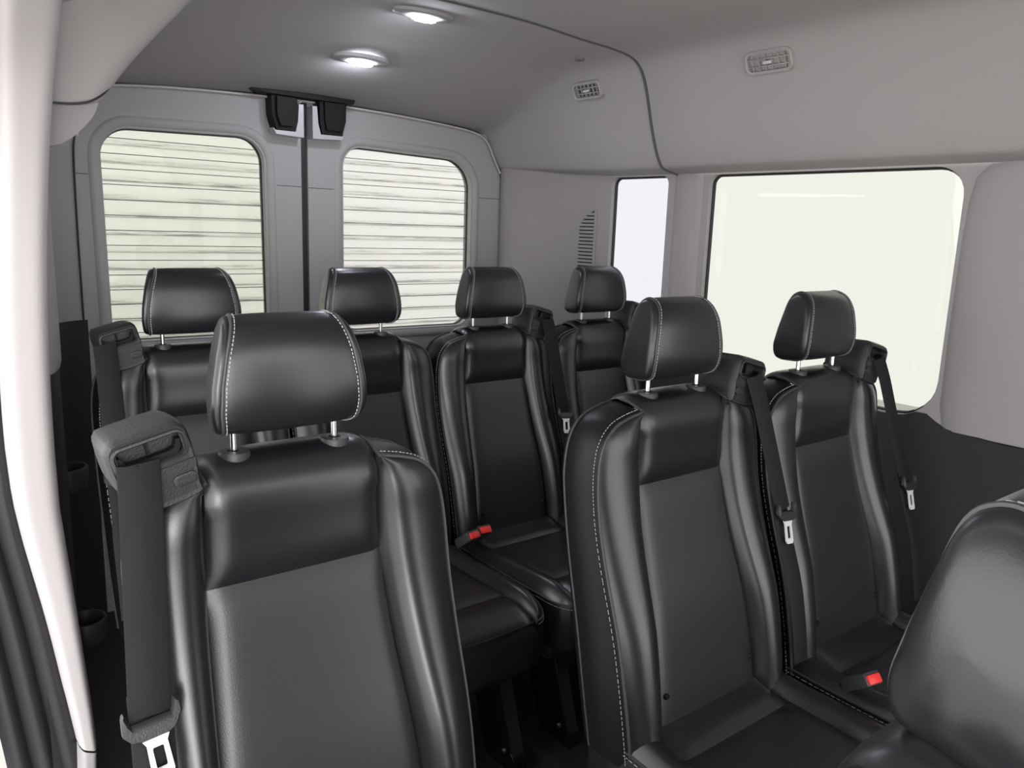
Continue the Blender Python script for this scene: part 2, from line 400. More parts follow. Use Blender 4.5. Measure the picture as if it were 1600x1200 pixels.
# ---- rear corners
def corner(name, pts, z0, z1, m, kind='structure'):
    c = crom([(x, y, 0) for x, y in pts], 5)
    rows = [[(p.x, p.y, z) for p in c] for z in (z0, (z0+z1)/2, z1)]
    bm, _ = grid_bm(rows); return link(name, finish(bm, name, 60), m, kind=kind)
corner('wall_left', [(.20, 1.79), (.24, 1.81), (.27, 1.88), (.287, 1.96), (.30, 2.05), (.31, 2.3), (.325, 2.5), (.36, 2.62), (.415, 2.68), (.47, 2.70)], Z(-.325), Z(.20), M_wall)
corner('trim_5', [(.19, 1.79), (.23, 1.81), (.26, 1.88), (.28, 1.96), (.295, 2.05), (.305, 2.3), (.33, 2.5), (.37, 2.61), (.42, 2.67), (.475, 2.695)], 0, Z(-.32), M_dark)
corner('trim_6', [(2.034, 2.70), (2.016, 2.68), (2.018, 2.60), (2.025, 2.45), (2.0305, 2.25)], Z(-.46), Z(.235), M_wall)
# cup holders in the left lower trim
for (y, z, lab) in ((2.13, .665, 'upper dark plastic cup ring on the left trim, level with the front belt slot'), (2.02, .315, 'lower dark plastic cup ring on the left trim, close to the pillar foot')):
    t = empty('cup_holder', (.305, y, z), lab, 'cup holder', 'cup rings on the left trim')
    ring = []
    for (r, h) in ((.036, -.05), (.04, 0), (.043, .006), (.047, .006), (.05, 0), (.044, -.05)):
        ring.append([(r*math.cos(a), r*math.sin(a), h) for a in [2*math.pi*k/24 for k in range(24)]])
    link('rim', finish(ring_bm(ring), 'cup_rim', 50), M_plastic, parent=t)
    link('cup_floor', finish(lathe_bm([(.001, -.052), (.037, -.052), (.044, -.05), (.044, -.046)], 24), 'cup_floor'), M_plasticd, parent=t)

# ---- pale pillar at the rear edge of the sliding door opening (runs with the bulge of the body side)
YP = 1.76
def pix(x, y, Y):
    r = fwd+r2*((x-800)/fpx)-u2*((y-600)/fpx); r = r*(Y/r.y); return Vector((r.x, r.y, EYE+r.z))
redge = [(0, 96), (118, 84), (236, 76), (337, 73), (420, 72.5), (500, 74), (600, 78), (700, 84), (800, 93), (900, 110), (1000, 126), (1100, 142), (1168, 151)]
ledge = [(0, 2), (118, 0), (236, 0), (337, -2), (420, -3), (500, -3), (560, 0), (640, 5), (700, 10), (785, 22), (850, 43-5), (950, 68), (1000, 82), (1100, 107), (1168, 124)]
def strip_pillar(y0, y1, step, nm, m, parent=None, kind=None, dl=0):
    rows = []; y = y0
    while y <= y1+.1:
        a = pix(interp(ledge, y)-dl, y-2*(1 if y > 1100 else 0), YP); b = pix(interp(redge, y), y, YP); row = []
        row.append((a.x-.004, YP+.12, a.z))
        for k in range(13):
            u = k/12; dy = -.022*(1-abs(2*u-1)**5)
            p = a.lerp(b, u); row.append((p.x, YP+dy, p.z))
        row += [(b.x+.004, YP+.02, b.z), (b.x+.004, YP+.12, b.z)]
        rows.append(row); y += step
    bm, _ = grid_bm(rows); return link(nm, finish(bm, nm, 60), m, parent=parent, kind=kind)
pil = strip_pillar(-60, 1166, 30.65, 'trim_7', M_pillar, kind='structure')
strip_pillar(1169, 1290, 30, 'pillar_foot', M_door, parent=pil)
# ridged rubber seal outside of it
rows = []; y = -60
while y < 1330:
    e = interp(ledge, min(y, 1168))+(max(0, y-1168)*.25)
    row = []
    wid = 118+.012*max(0, y-700)
    for k in range(25):
        u = k/24; x = e+3-u*wid
        dy = .03-.02*abs(math.sin(u*math.pi*3.0))+.05*u
        p = pix(x, y, YP); row.append((p.x, YP+dy, p.z))
    rows.append(row); y += 35
bm, _ = grid_bm(rows)
link('trim_8', finish(bm, 'door_seal_strip', 60), M_rubber, kind='structure')

link('trim_9', finish(box_bm((-.12, -1.5, Z(.22)), (.04, 1.72, Z(.62)), .02, 3), 'door_header'), M_wall, kind='structure')
# the sliding door itself, pushed back along the outside of the body
sd = link('door_3', finish(prism_bm([(1.82, -.05), (3.1, -.05), (3.1, Z(.15)), (1.90, Z(.15)), (1.82, Z(-.3))], lambda y, z, d: (d, y, z), -.16, -.07), 'sliding_door', 30), M_dark, kind='structure')
link('outer_skin', finish(box_bm((-.166, 1.82, -.05), (-.161, 3.1, Z(-.35))), 'outer_skin'), M_white, parent=sd)
# ---- roof skin, front bulkhead edges, left front body: keeps the cabin dark above and in front
link('roof', finish(box_bm((.1, -1.5, Z(.62)), (2.12, 2.78, Z(.65))), 'roof'), M_white, kind='structure')

# ---- roller shutter behind the van
sh = empty('roller_shutter', (1.2, 4.0, -.5), 'white ribbed roller shutter seen through the rear door windows', 'shutter')
slat_prof = [(0, .016), (.0035, .016), (.005, -.002), (.012, -.005), (.03, -.008), (.05, -.008), (.068, -.005), (.0745, -.002), (.076, .016), (.0785, .016)]
rows = [[(x, d, z) for z, d in slat_prof] for x in [-2.2+.55*k for k in range(9)]]
bm, _ = grid_bm(rows)
bmesh.ops.solidify(bm, geom=list(bm.faces), thickness=.003)
slat = finish(bm, 'shutter_slat', 40)
for k in range(42):
    link('slat', slat, M_slat, parent=sh, loc=(0, 0, k*.0785-.2))

# ================================================================== FITTINGS ON WALL AND CEILING
# air vents in the side duct
def vent(yc, w, h, lab):
    zc = .43; t = empty('air_vent', (1.840, yc, Z(zc)+.006), lab, 'air vent', 'air vents in the right duct', rot=(0, math.radians(-24), 0))
    # local: y along the cabin, z up the face, x outwards (into the wall = +x)
    f = lambda y, z, d: (d, y, z)
    o1 = rrect(-w/2, w/2, -h/2, h/2, h*.32, 5); o2 = grow(o1, -.006); o3 = grow(o1, -.008)
    fr = ring_bm([[f(y, z, d) for y, z in L] for L, d in ((grow(o1, .004), .010), (grow(o1, .003), -.002), (o1, -.004), (o2, -.002), (o3, .012), (grow(o1, .004), .014))], True)
    link('frame', finish(fr, 'vent_frame', 40), M_ventg, parent=t)
    link('duct_back', finish(prism_bm(o2, f, .0125, .014), 'vent_back', 30), M_ventd, parent=t)
    for k in range(1, 3):
        z = -h/2+h*k/3
        link('vane', finish(box_bm((-.003, -w/2+.006, z-.0015), (.006, w/2-.006, z+.0015), .0006, 1), 'vane'), M_ventg, parent=t)
    for k in range(1, 7):
        y = -w/2+w*k/7
        link('vertical_vane', finish(box_bm((.000, y-.0013, -h/2+.007), (.011, y+.0016, h/2-.007), .0005, 1), 'vertical_vane'), M_ventg, parent=t)
    link('tab', finish(box_bm((-.008, -.012, -.004), (.0, .012, .004), .002, 2), 'vent_tab'), M_vtab, parent=t, label='pale thumb tab')
vent(1.325, .135, .054, 'larger louvred grey air vent in the right duct, above the big side window')
vent(2.005, .125, .050, 'smaller louvred grey air vent in the right duct, nearest the rear doors')
# louvred grille on the rear right wall
gt = empty('side_grille', (XW-.004, 2.172, Z(-.03)), 'tall narrow grey louvred grille beside the narrow side window', 'grille')
go = [(.042, -.16), (-.044, -.16), (-.044, .098), (-.035, .097), (-.01, .088), (.015, .072), (.032, .052), (.042, .03)]
link('backing', finish(prism_bm(go, lambda a, b, d: (d, a, b), .001, .004), 'grille_backing', 30), M_dark, parent=gt)
link('frame', finish(ring_bm([[(d, a, b) for a, b in grow(go, o)] for o, d in ((.003, .003), (.002, -.004), (-.003, -.004), (-.004, .002))], True), 'grille_frame', 30), M_wall, parent=gt)
for k in range(19):
    z = -.152+k*.0128
    wtop = -.040; w2 = .040 if z < .028 else interp([(.028, .038), (.05, .03), (.07, .013), (.088, -.013), (.1, -.04)], z+.006)
    if w2-wtop > .012:
        b = box_bm((-.006, wtop, z), (.002, w2, z+.0085), .001, 1)
        for v in b.verts:
            if v.co.z > z+.004: v.co.x += .003
        link('louvre', finish(b, 'louvre', 30), M_wall, parent=gt)
# ceiling lamps
def lamp(x, y, s, lab):
    zc = .535-.135*sm((y-1.95)/.80)
    t = empty('ceiling_lamp', (x, y, Z(zc)-.002), lab, 'ceiling lamp', 'lit lamps on the headliner', rot=(math.radians(-6 if y > 2.1 else 0), 0, 0))
    n = 28
    E_ = lambda a, b, z, cx=0: [(cx+a*math.cos(2*math.pi*k/n), b*math.sin(2*math.pi*k/n), z) for k in range(n)]
    hb = ring_bm([E_(.092*s, .040*s, .004), E_(.090*s, .038*s, -.006), E_(.080*s, .030*s, -.010), E_(.039*s, .0135*s, -.0095), E_(.037*s, .0115*s, -.004)])
    link('housing', finish(hb, 'lamp_housing', 50), M_lamp, parent=t)
    ln = ring_bm([E_(.037*s, .0115*s, -.005), E_(.036*s, .0112*s, -.017), E_(.026*s, .008*s, -.020), E_(.001, .001, -.021)])
    link('lens', finish(ln, 'lamp_lens', 50), M_lens, parent=t, label='glowing white lens')
lamp(1.165, 1.905, 1.0, 'lit ceiling lamp nearer the camera, higher of the two glowing lenses')
lamp(1.19, 2.30, 1.0, 'lit ceiling lamp nearer the rear doors, lower of the two glowing lenses')

# ================================================================== SEATS
FRONT = [(-.150, .370), (-.146, .413), (-.133, .50), (-.110, .60), (-.073, .71), (-.050, .794), (-.038, .88), (-.037, .935)]
YF = sorted([(z, y) for y, z in FRONT])
fine = crom([(y, z, 0) for z, y in YF], 8)
YFT = [(p.y, p.x) for p in fine]
def yF(z): return interp(YFT, z)
XI = [(.37, .146), (.42, .145), (.58, .136), (.70, .126), (.833, .118), (.975, .115)]
def xI(z): return interp(XI, z)
PER = crom([(.212, .37, 0), (.219, .50, 0), (.221, .65, 0), (.221, .80, 0), (.218, .875, 0), (.207, .922, 0), (.184, .950, 0), (.152, .963, 0), (.116, .970, 0)], 5)
XO = [(p.y, p.x) for p in PER]
def xO(z): return interp(XO, z)
def seat_meshes():
    D = {}
    # --- gusset and back of the backrest
    half = [(p.x, p.y) for p in PER]
    full = half+[(.116*(1-2*k/8), .970-.034*min(1, 1.6*math.sin(math.pi*k/8))) for k in range(1, 8)]+[(-x, z) for x, z in reversed(half)]
    def off(o):
        out = []
        for i, (x, z) in enumerate(full):
            a = Vector(full[max(i-1, 0)]); b = Vector(full[min(i+1, len(full)-1)]); t = (b-a).normalized()
            out.append((x+t.y*o, z-t.x*o))
        return out
    back = lambda z: interp([(.37, -.03), (.55, .0), (.7, .03), (.85, .055), (.98, .06)], z)
    rings = []
    for o, k, db in ((-.012, 0, -.002), (0, 0, 0), (.005, .18, 0), (.008, .45, 0), (.004, .75, 0), (-.012, .95, 0), (-.04, 1.03, 0), (-.09, 1.05, 0)):
        L = off(o)
        rings.append([(x, yF(min(z, .935))+(.032*(1-k) if len(half)-2 < qi < len(half)+8 and k < 1 else 0)+(back(z)+.015-yF(min(z, .935)))*k+db, z) for qi, (x, z) in enumerate(L)])
    bm, V = grid_bm(rings)
    try: bm.faces.new(V[-1])
    except ValueError: pass
    # front backing under the pads
    vf = [bm.verts.new((s*(xO(z)-.012), yF(z)+.012, z)) for z in (.38, .5, .6, .7, .8, .9, .95) for s in (-1, 1)]
    for i in range(6): bm.faces.new((vf[2*i], vf[2*i+1], vf[2*i+3], vf[2*i+2]))
    D['backrest_shell'] = finish(bm, 'backrest_shell', 50)
    Lr = [q for q in off(.0055) if abs(q[0]) > .1168 or q[1] < .9]
    for sg, nm in ((1, 'r'), (-1, 'l')):
        D['rear_piping_'+nm] = finish(tube_bm([(x, yF(min(z, .935))+(back(z)+.015-yF(min(z, .935)))*.72, z) for x, z in Lr if x*sg > 0], .0024, 6), 'rear_piping')
    # --- centre pads
    path = crom([(y, z, 0) for y, z in FRONT]+[(-.031, .961, 0), (-.019, .978, 0), (.006, .986, 0), (.038, .983, 0), (.062, .966, 0), (.074, .94, 0)], 6)
    pts = [(p.x, p.y) for p in path]
    L = [0]
    for a, b in zip(pts, pts[1:]): L.append(L[-1]+math.hypot(b[0]-a[0], b[1]-a[1]))
    def at(s):
        for i in range(len(L)-1):
            if s <= L[i+1] or i == len(L)-2:
                t = (s-L[i])/(L[i+1]-L[i]); a, b = pts[i], pts[i+1]
                d = Vector((b[0]-a[0], b[1]-a[1])).normalized()
                return a[0]+(b[0]-a[0])*t, a[1]+(b[1]-a[1])*t, -d.y, d.x     # y, z, normal (forward)
    s_seam = min((abs(p[1]-.833), l) for p, l in zip(pts, L))[1]
    def pad(s0, s1, nu, nv, h, pu, top):
        rows = []
        for j in range(nv+1):
            v = j/nv; s = s0+(s1-s0)*v; y, z, ny, nz = at(s)
            ev = 1-abs(2*v-1)**10 if not top else (1 if v > .5 else 1-abs(2*v-1)**8)
            row = []
            for i in range(nu+1):
                u = i/nu; w = xI(z) if z < .955 else .115
                x = -w+2*w*u; e = (1-abs(2*u-1)**pu)
                sk = .010 if z < .93 else .004
                d = -sk+(h+sk)*min(1, e)*(.15+.85*ev)
                row.append((x, y+ny*d, z+nz*d))
            rows.append(row)
        bm, _ = grid_bm(rows); return bm
    D['lower_panel'] = finish(pad(.0, s_seam-.001, 24, 30, .002, 14, False), 'lower_panel', 70)
    D['upper_panel'] = finish(pad(s_seam-.004, L[-1], 24, 30, .006, 12, True), 'upper_panel', 70)
    # --- bolsters
    for sg, nm in ((1, 'bolster_r'), (-1, 'bolster_l')):
        rows = []
        for j in range(41):
            z = .37+(.9695-.37)*(j/40)**.9
            yy = yF(min(z, .935)); a, b = xI(z), max(xO(z), xI(z)+.0005)
            h = interp([(.37, .030), (.6, .033), (.8, .024), (.92, .017), (.97, .004)], z)
            row = []
            for i in range(15):
                u = i/14
                e = math.sin(math.pi*u**.85)**.75 if 0 < u < 1 else 0
                row.append((sg*(a+(b-a)*u), yy+.010*(1-min(1, u*6))+-h*e, z))
            rows.append(row)
        bm, _ = grid_bm(rows); D[nm] = finish(bm, nm, 80)
    # --- piping and stitches along the front edge
    for sg, nm in ((1, 'r'), (-1, 'l')):
        p3 = [Vector((sg*p.x, yF(min(p.y, .935))-.001, p.y)) for p in PER]+[Vector((sg*.1165, -.022, .9755)), Vector((sg*.1168, -.004, .981)), Vector((sg*.117, .02, .983))]
        D['piping_'+nm] = finish(tube_bm(p3, .0028, 6), 'piping')
        bm = bmesh.new(); acc = 0
        q = crom([tuple(Vector((sg*(p.x+.003), yF(min(p.y, .935))+.009, p.y+(.003 if p.y > .9 else 0)))) for p in PER], 8)
        i = 0; nxt = 0; run = 0
        for a, b in zip(q, q[1:]):
            run += (b-a).length
            if run >= nxt:
                d = (b-a).normalized(); tube_bm([a-d*.0017, a+d*.0017], .00085, 4, bm); nxt += .0062
        D['stitch_'+nm] = finish(bm, 'stitching', smooth=False)
    # --- seam grooves between centre pad and bolsters are the sunk pad edges; two fixing buttons low on the panel
    D['button'] = finish(lathe_bm([(.001, .003), (.0045, .0025), (.006, 0), (.006, -.002)], 12), 'button')
    # --- cushion
    perc = crom([(.212, -.10, 0), (.220, -.25, 0), (.221, -.40, 0), (.220, -.48, 0), (.212, -.535, 0), (.192, -.572, 0), (.16, -.59, 0), (.08, -.597, 0), (0, -.599, 0)], 5)
    halfc = [(p.x, p.y) for p in perc]; fullc = halfc+[(-x, y) for x, y in reversed(halfc[:-1])]
    rows = []
    for o, z in ((.020, .402), (.002, .405), (-.003, .37), (-.002, .31), (.006, .275), (.03, .262), (.10, .258)):
        row = []
        for x, y in fullc:
            sx = (abs(x)-o)/abs(x) if abs(x) > .03 else 1
            yy = y+o*max(0, (-y-.45)/.149) if y < -.45 else y
            row.append((x*max(0, sx), yy, z-.012*max(0, (-y-.5)/.1)*(1 if z > .39 else 0)))
        rows.append(row)
    bm, V = grid_bm(rows, True); bm.faces.new(V[0]); bm.faces.new(V[-1]); D['cushion'] = finish(bm, 'cushion', 50)
    cpath = [(-.125, .425), (-.16, .414), (-.215, .404), (-.30, .405), (-.40, .412), (-.475, .418), (-.53, .415), (-.570, .402), (-.598, .372), (-.606, .33), (-.602, .285)]
    cp_ = crom([(y, z, 0) for y, z in cpath], 6); cpts = [(p.x, p.y) for p in cp_]
    def cpad(y0i, y1i, nu, h, pu, wf):
        seg = cpts[y0i:y1i+1]; n = len(seg); rows = []
        for j, (y, z) in enumerate(seg):
            a = seg[max(j-1, 0)]; b = seg[min(j+1, n-1)]; d = Vector((b[0]-a[0], b[1]-a[1])).normalized(); ny, nz = d.y, -d.x
            v = j/(n-1); ev = 1-abs(2*v-1)**8; w = wf(y, z); row = []
            for i in range(nu+1):
                u = i/nu; e = 1-abs(2*u-1)**pu
                dd = -.006+(h+.006)*e*(.2+.8*ev); row.append((-w+2*w*u, y+ny*dd, z+nz*dd))
            rows.append(row)
        bm, _ = grid_bm(rows); return finish(bm, 'cpad', 70)
    wc = lambda y, z: interp([(-.61, .158), (-.56, .153), (-.475, .148), (-.30, .155), (-.12, .158)], y)
    i1, i2 = 12, 30
    D['cushion_back_strip'] = cpad(0, i1, 20, .006, 14, wc)
    D['cushion_insert'] = cpad(i1, i2, 20, .004, 16, wc)
    D['cushion_front'] = cpad(i2, len(cpts)-1, 20, .006, 14, wc)
    yo = sorted([(p.y, p.x) for p in perc])
    for sg, nm in ((1, 'r'), (-1, 'l')):
        rows = []
        for j in range(31):
            y = -.10-(.592-.10)*(j/30); a = wc(y, 0); b = max(interp(yo, y), a+.0005)
            zc = interp([(-.60, .392), (-.57, .402), (-.53, .412), (-.475, .416), (-.40, .410), (-.30, .403), (-.215, .402), (-.10, .42)], y)
            h = .030*(1-max(0, (-y-.50)/.1)**2*.8); row = []
            for i in range(13):
                u = i/12; e = math.sin(math.pi*u**.9)**.8 if 0 < u < 1 else 0
                row.append((sg*(a+(b-a)*u), y, zc-.006*(1-u)+(.404-zc-.012*max(0, (-y-.5)/.1))*u+h*e))
            rows.append(row)
        bm, _ = grid_bm(rows); D['cushion_bolster_'+nm] = finish(bm, 'cushion_bolster', 80)
        pp = [Vector((sg*p.x, p.y, .4045-.012*max(0, (-p.y-.5)/.1))) for p in perc if p.x > .15]
        D['cushion_piping_'+nm] = finish(tube_bm(pp, .0025, 6), 'cushion_piping')
        bm = bmesh.new(); run = 0; nxt = 0
        q = crom([tuple(p+Vector((sg*.002, -.002, -.008))) for p in pp], 8)
        for a, b in zip(q, q[1:]):
            run += (b-a).length
            if run >= nxt:
                d = (b-a).normalized(); tube_bm([a-d*.0017, a+d*.0017], .0008, 4, bm); nxt += .0062
        D['cushion_stitch_'+nm] = finish(bm, 'cushion_stitching', smooth=False)
    # --- headrest
    loop = crom([(y+.013, z, 0) for y, z in ((-.022, 1.018), (-.040, 1.028), (-.047, 1.054), (-.046, 1.09), (-.041, 1.128), (-.029, 1.152), (-.008, 1.163), (.010, 1.161), (.024, 1.148), (.033, 1.115), (.044, 1.07), (.050, 1.04), (.046, 1.020), (.030, 1.014), (.004, 1.015))], 4, closed=True)
    cyz = Vector((.011, 1.088, 0))
    wst = lambda z: interp([(1.0, .083), (1.02, .088), (1.05, .0905), (1.08, .0885), (1.12, .0815), (1.15, .074), (1.17, .070)], z)
    tap = lambda p: 1-.24*min(1, max(0, (p.x+.032)/.095))**1.1
    def hr(us, fx):
        return [[fx(u, p) for p in loop] for u in us]
    def centre(u, p):
        w = wst(p.y); s = 1-.012*abs(u)**16/.09*.6
        w *= tap(p); c = cyz+(p-cyz)*(1-.03*abs(u)**10)
        bulge = -.006*(1-u*u) if p.x < -.007 else 0
        return (u*w, c.x+bulge, c.y)
    bm, _ = grid_bm(hr([-1, -.985, -.95, -.85, -.6, -.3, 0, .3, .6, .85, .95, .985, 1], centre), True); D['headrest'] = finish(bm, 'headrest', 70)
    for sg, nm in ((1, 'r'), (-1, 'l')):
        rows = []
        for k in range(8):
            a = k/7*math.pi/2; sc = .97*math.cos(a)**.55 if k < 7 else .01; ox = .0165*math.sin(a)**.8
            sc = [.97, .975, .96, .92, .84, .68, .40, .02][k]; ox = [0, .004, .0075, .0105, .0120, .0125, .0125, .0125][k]
            rows.append([(sg*(wst((cyz+(p-cyz)*sc).y)*tap(cyz+(p-cyz)*sc)+ox), (cyz+(p-cyz)*sc).x, (cyz+(p-cyz)*sc).y) for p in loop])
        bm, V = grid_bm(rows, True); bm.faces.new(V[-1]); D['headrest_side_'+nm] = finish(bm, 'headrest_side', 80)
        bm = bmesh.new(); run = 0; nxt = 0
        n0 = len(loop); sel = [p for p in loop]
        q = [Vector((sg*(wst(p.y)*tap(p)-.0035), p.x-.0005, p.y)) for p in sel if p.x < .02]
        q = q if True else q
        # order along the front from the bottom to the top
        q = crom([tuple(v) for v in sorted(q, key=lambda v: v.z) if v.y < .0 or v.z > 1.15], 6)
        for a, b in zip(q, q[1:]):
            run += (b-a).length
            if run >= nxt and (b-a).length > 1e-6:
                d = (b-a).normalized(); tube_bm([a-d*.0016, a+d*.0016], .0008, 4, bm); nxt += .0052
        D['headrest_stitch_'+nm] = finish(bm, 'headrest_stitching', smooth=False)
        D['headrest_piping_'+nm] = finish(tube_bm([(sg*(wst(p.y)*tap(p)+.0005), p.x, p.y) for p in [cyz+(p-cyz)*.985 for p in loop]], .0022, 6, closed=True), 'headrest_piping')
    D['post'] = finish(lathe_bm([(.0046, .97), (.0046, 1.04)], 14), 'post')
    D['guide'] = finish(lathe_bm([(.0185, .972), (.0195, .980), (.0195, .9915), (.0182, .9945), (.0085, .995), (.008, .993)], 24), 'guide', 28)
    # --- belt guide housing (built on the +x shoulder)
    def housing(sg):
        out = {}
        A = math.radians(-14)*1; cx_, cz_ = .172, 1.003
        def F(a, b, d):
            a *= .86; b *= .86
            x = cx_+a*math.cos(A)-b*math.sin(A); z = cz_+a*math.sin(A)+b*math.cos(A)
            return (sg*x, d, z)
        o1 = [(-.052, .030), (-.046, .042), (-.034, .047), (.034, .047), (.046, .042), (.052, .030), (.052, -.004), (.046, -.022), (.034, -.04), (.024, -.06), (-.044, -.06), (-.05, -.04), (-.053, -.015)]
        o1 = [(p.x, p.y) for p in crom([(a, b, 0) for a, b in o1], 3, closed=True)]
        rings = []
        for o, y in ((-.012, -.046), (-.004, -.047), (0, -.042), (.002, -.03), (.001, .01), (-.004, .045), (-.014, .058), (-.03, .062)):
            rings.append([F(a, b, y) for a, b in grow(o1, o)])
        bm = ring_bm(rings); bm.verts.ensure_lookup_table()
        n = len(o1); bm.faces.new([bm.verts[len(bm.verts)-n+i] for i in range(n)])
        # close the front with a slot-shaped hole
        slot = rrect(-.044, .044, .003, .036, (.010, .010, .010, .010), 5)
        fr = prism_bm(grow(o1, -.010), lambda a, b, d: F(a, b, d), -.0475, -.044, [slot])
        me = bpy.data.meshes.new('t'); fr.to_mesh(me); fr.free(); bm.from_mesh(me)
        out['belt_guide'] = finish(bm, 'belt_guide', 40)
        out['slot_rim'] = finish(ring_bm([[F(a, b, y) for a, b in grow(slot, o)] for o, y in ((.004, -.0470), (.003, -.0495), (0, -.050), (-.002, -.047), (-.002, -.020), (.004, -.02))], True), 'slot_rim', 40)
        out['slot_back'] = finish(prism_bm(grow(slot, .002), F, -.026, -.022), 'slot_back', 30)
        # dark curved lip across the lower half of the slot and a small rib above it
        lip = [(-.041, .023), (-.036, .0235), (-.031, .013), (-.022, .011), (.022, .011), (.031, .013), (.036, .0235), (.041, .023), (.039, .012), (.033, .0045), (-.033, .0045), (-.039, .012)]
        out['slot_lip'] = finish(prism_bm(lip, F, -.041, -.030), 'slot_lip', 30)
        out['slot_rib'] = finish(prism_bm([(-.0015, .012), (.0015, .012), (.0015, .033), (-.0015, .033)], F, -.032, -.026), 'slot_rib', 30)
        out['release_tab'] = finish(ring_bm([[F(a, b, y) for a, b in grow(rrect(-.047, -.014, -.040, -.022, .008, 5), o)] for o, y in ((0, -.046), (-.001, -.0495), (-.003, -.050), (-.009, -.0495))]), 'release_tab', 40)
        out['cover_step'] = finish(prism_bm([(-.050, -.006), (.046, -.006), (.044, -.018), (-.049, -.018)], F, -.0495, -.044), 'cover_step', 30)
        return out
    D['hr'] = housing(1); D['hl'] = housing(-1)
    # --- frame and legs under the cushion
    bm = box_bm((-.19, -.52, .225), (.19, -.06, .262), .008, 2); box_bm((-.17, -.10, .20), (.17, -.0, .40), .01, 2, bm)
    D['seat_frame'] = finish(bm, 'seat_frame', 40)
    leg = [(-.50, .24), (-.42, .24), (-.40, .16), (-.45, .03), (-.47, .0), (-.575, .0), (-.582, .02), (-.562, .05)]
    bm = prism_bm(leg, lambda y, z, d: (d, y, z), -.021, .021); bmesh.ops.bevel(bm, geom=[e for e in bm.edges if abs(e.verts[0].co.x-e.verts[1].co.x) < 1e-6 and len(e.link_faces) == 2 and abs(e.link_faces[0].normal.dot(e.link_faces[1].normal)) < .5], offset=.003, segments=2, affect='EDGES')
    D['leg_f'] = finish(bm, 'front_leg', 30)
    leg2 = [(-.16, .24), (-.06, .24), (-.03, .05), (-.02, 0), (-.14, 0), (-.13, .05)]
    D['leg_r'] = finish(prism_bm(leg2, lambda y, z, d: (d, y, z), -.02, .02), 'rear_leg', 30)
    D['bolt'] = finish(lathe_bm([(.001, .006), (.005, .006), (.006, .004), (.006, 0), (.009, 0), (.009, -.002)], 6), 'bolt', 20)
    return D
D = seat_meshes()
def squeeze(me):
    m2 = me.copy()
    for v in m2.vertices:
        if v.co.x < -.118: v.co.x = -.118+(v.co.x+.118)*.72
    return m2
def make_seat(x, y, side, label, legs=True, dz=0, name='passenger_seat', sx=1):
    t = empty(name, (x, y, dz), label, 'seat', 'black leather seats of the van')
    t.scale = (sx, 1, 1)
    P = lambda nm, key, m, par=t, **k: link(nm, D[key], m, parent=par, **k)
    sh_ = P('backrest_shell', 'backrest_shell', M_side_shade)
    P('rear_piping', 'rear_piping_r', M_piping); P('rear_piping', 'rear_piping_l', M_piping)
    P('upper_panel', 'upper_panel', M_leather)
    lp = P('lower_panel', 'lower_panel', M_insert, label='finely grained lower backrest panel')
    for xx in (-.119, .122): P('button', 'button', M_plasticd, lp, loc=(xx, yF(.475)-.0025, .475), rot=(math.radians(100), 0, 0))
    for s in ('r', 'l'):
        b = P('bolster', 'bolster_'+s, M_leather)
        P('piping', 'piping_'+s, M_piping, b)
        P('stitching', 'stitch_'+s, M_stitch, b, kind='stuff')
    c = P('cushion', 'cushion', M_leather)
    P('cushion_back_strip', 'cushion_back_strip', M_leather, c)
    P('cushion_insert', 'cushion_insert', M_insert, c); P('cushion_front', 'cushion_front', M_leather, c)
    for s in ('r', 'l'):
        b = P('cushion_bolster', 'cushion_bolster_'+s, M_leather, c)
        P('cushion_piping', 'cushion_piping_'+s, M_piping, c); P('cushion_stitching', 'cushion_stitch_'+s, M_stitch, c, kind='stuff')
    h = P('headrest', 'headrest', M_leather); h.scale = (1.07/sx if sx != 1 else 1, 1, 1)
    for s in ('r', 'l'):
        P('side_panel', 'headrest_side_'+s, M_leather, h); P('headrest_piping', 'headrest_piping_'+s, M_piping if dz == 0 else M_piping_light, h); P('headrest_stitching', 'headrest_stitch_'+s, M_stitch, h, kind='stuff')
    for s in (-1, 1):
        P('headrest_post', 'post', M_chrome, loc=(s*.0675, 0, 0)); P('post_guide', 'guide', M_plastic, loc=(s*.0675, -.0, .0), rot=(0, 0, 0))
    H = D['hr'] if side > 0 else D['hl']
    g = link('belt_guide', H['belt_guide'], M_guide, parent=t)
    for nm, m in (('slot_rim', M_guide), ('slot_back', M_guide), ('slot_lip', M_plasticd), ('slot_rib', M_plasticd), ('release_tab', M_guide), ('cover_step', M_guide)):
        link(nm, H[nm], m, parent=g)
    P('seat_frame', 'seat_frame', M_plasticd)
    for s in (-1, 1):
        l = P('front_leg', 'leg_f', M_gloss, loc=(s*.135, 0, 0))
        if legs:
            for by, bz in ((-.465, .205), (-.535, .045)):
                P('bolt', 'bolt', M_bolt, l, loc=(-.021, by, bz), rot=(0, math.radians(-90), 0)); P('bolt', 'bolt', M_bolt, l, loc=(.0, by-.021, bz), rot=(math.radians(75), 0, 0))
        P('rear_leg', 'leg_r', M_gloss, loc=(s*.135, 0, 0))
    return t
R3, R4 = .968, 1.880
SEATS = dict(
 a=(.392, R3, -1, 'black leather single seat at left front, beside the door opening, its face fully in view'),
 b=(1.141, R3, 1, 'black leather seat right of the aisle, left one of the middle pair'),
 c=(1.616, R3, 1, 'black leather seat in front of the big side window, right one of the middle pair'),
 d=(.541, R4, -1, 'black leather back row seat at the far left, before the left rear door window'),
 e=(.966, R4, -1, 'black leather back row seat second from left, its headrest before the right rear window'),
 f=(1.389, R4, 1, 'black leather back row seat third from left, right of the two red buckles'),
 g=(1.812, R4, 1, 'black leather back row seat at the far right, beside the narrow side window'),
)
FULL = dict(D)
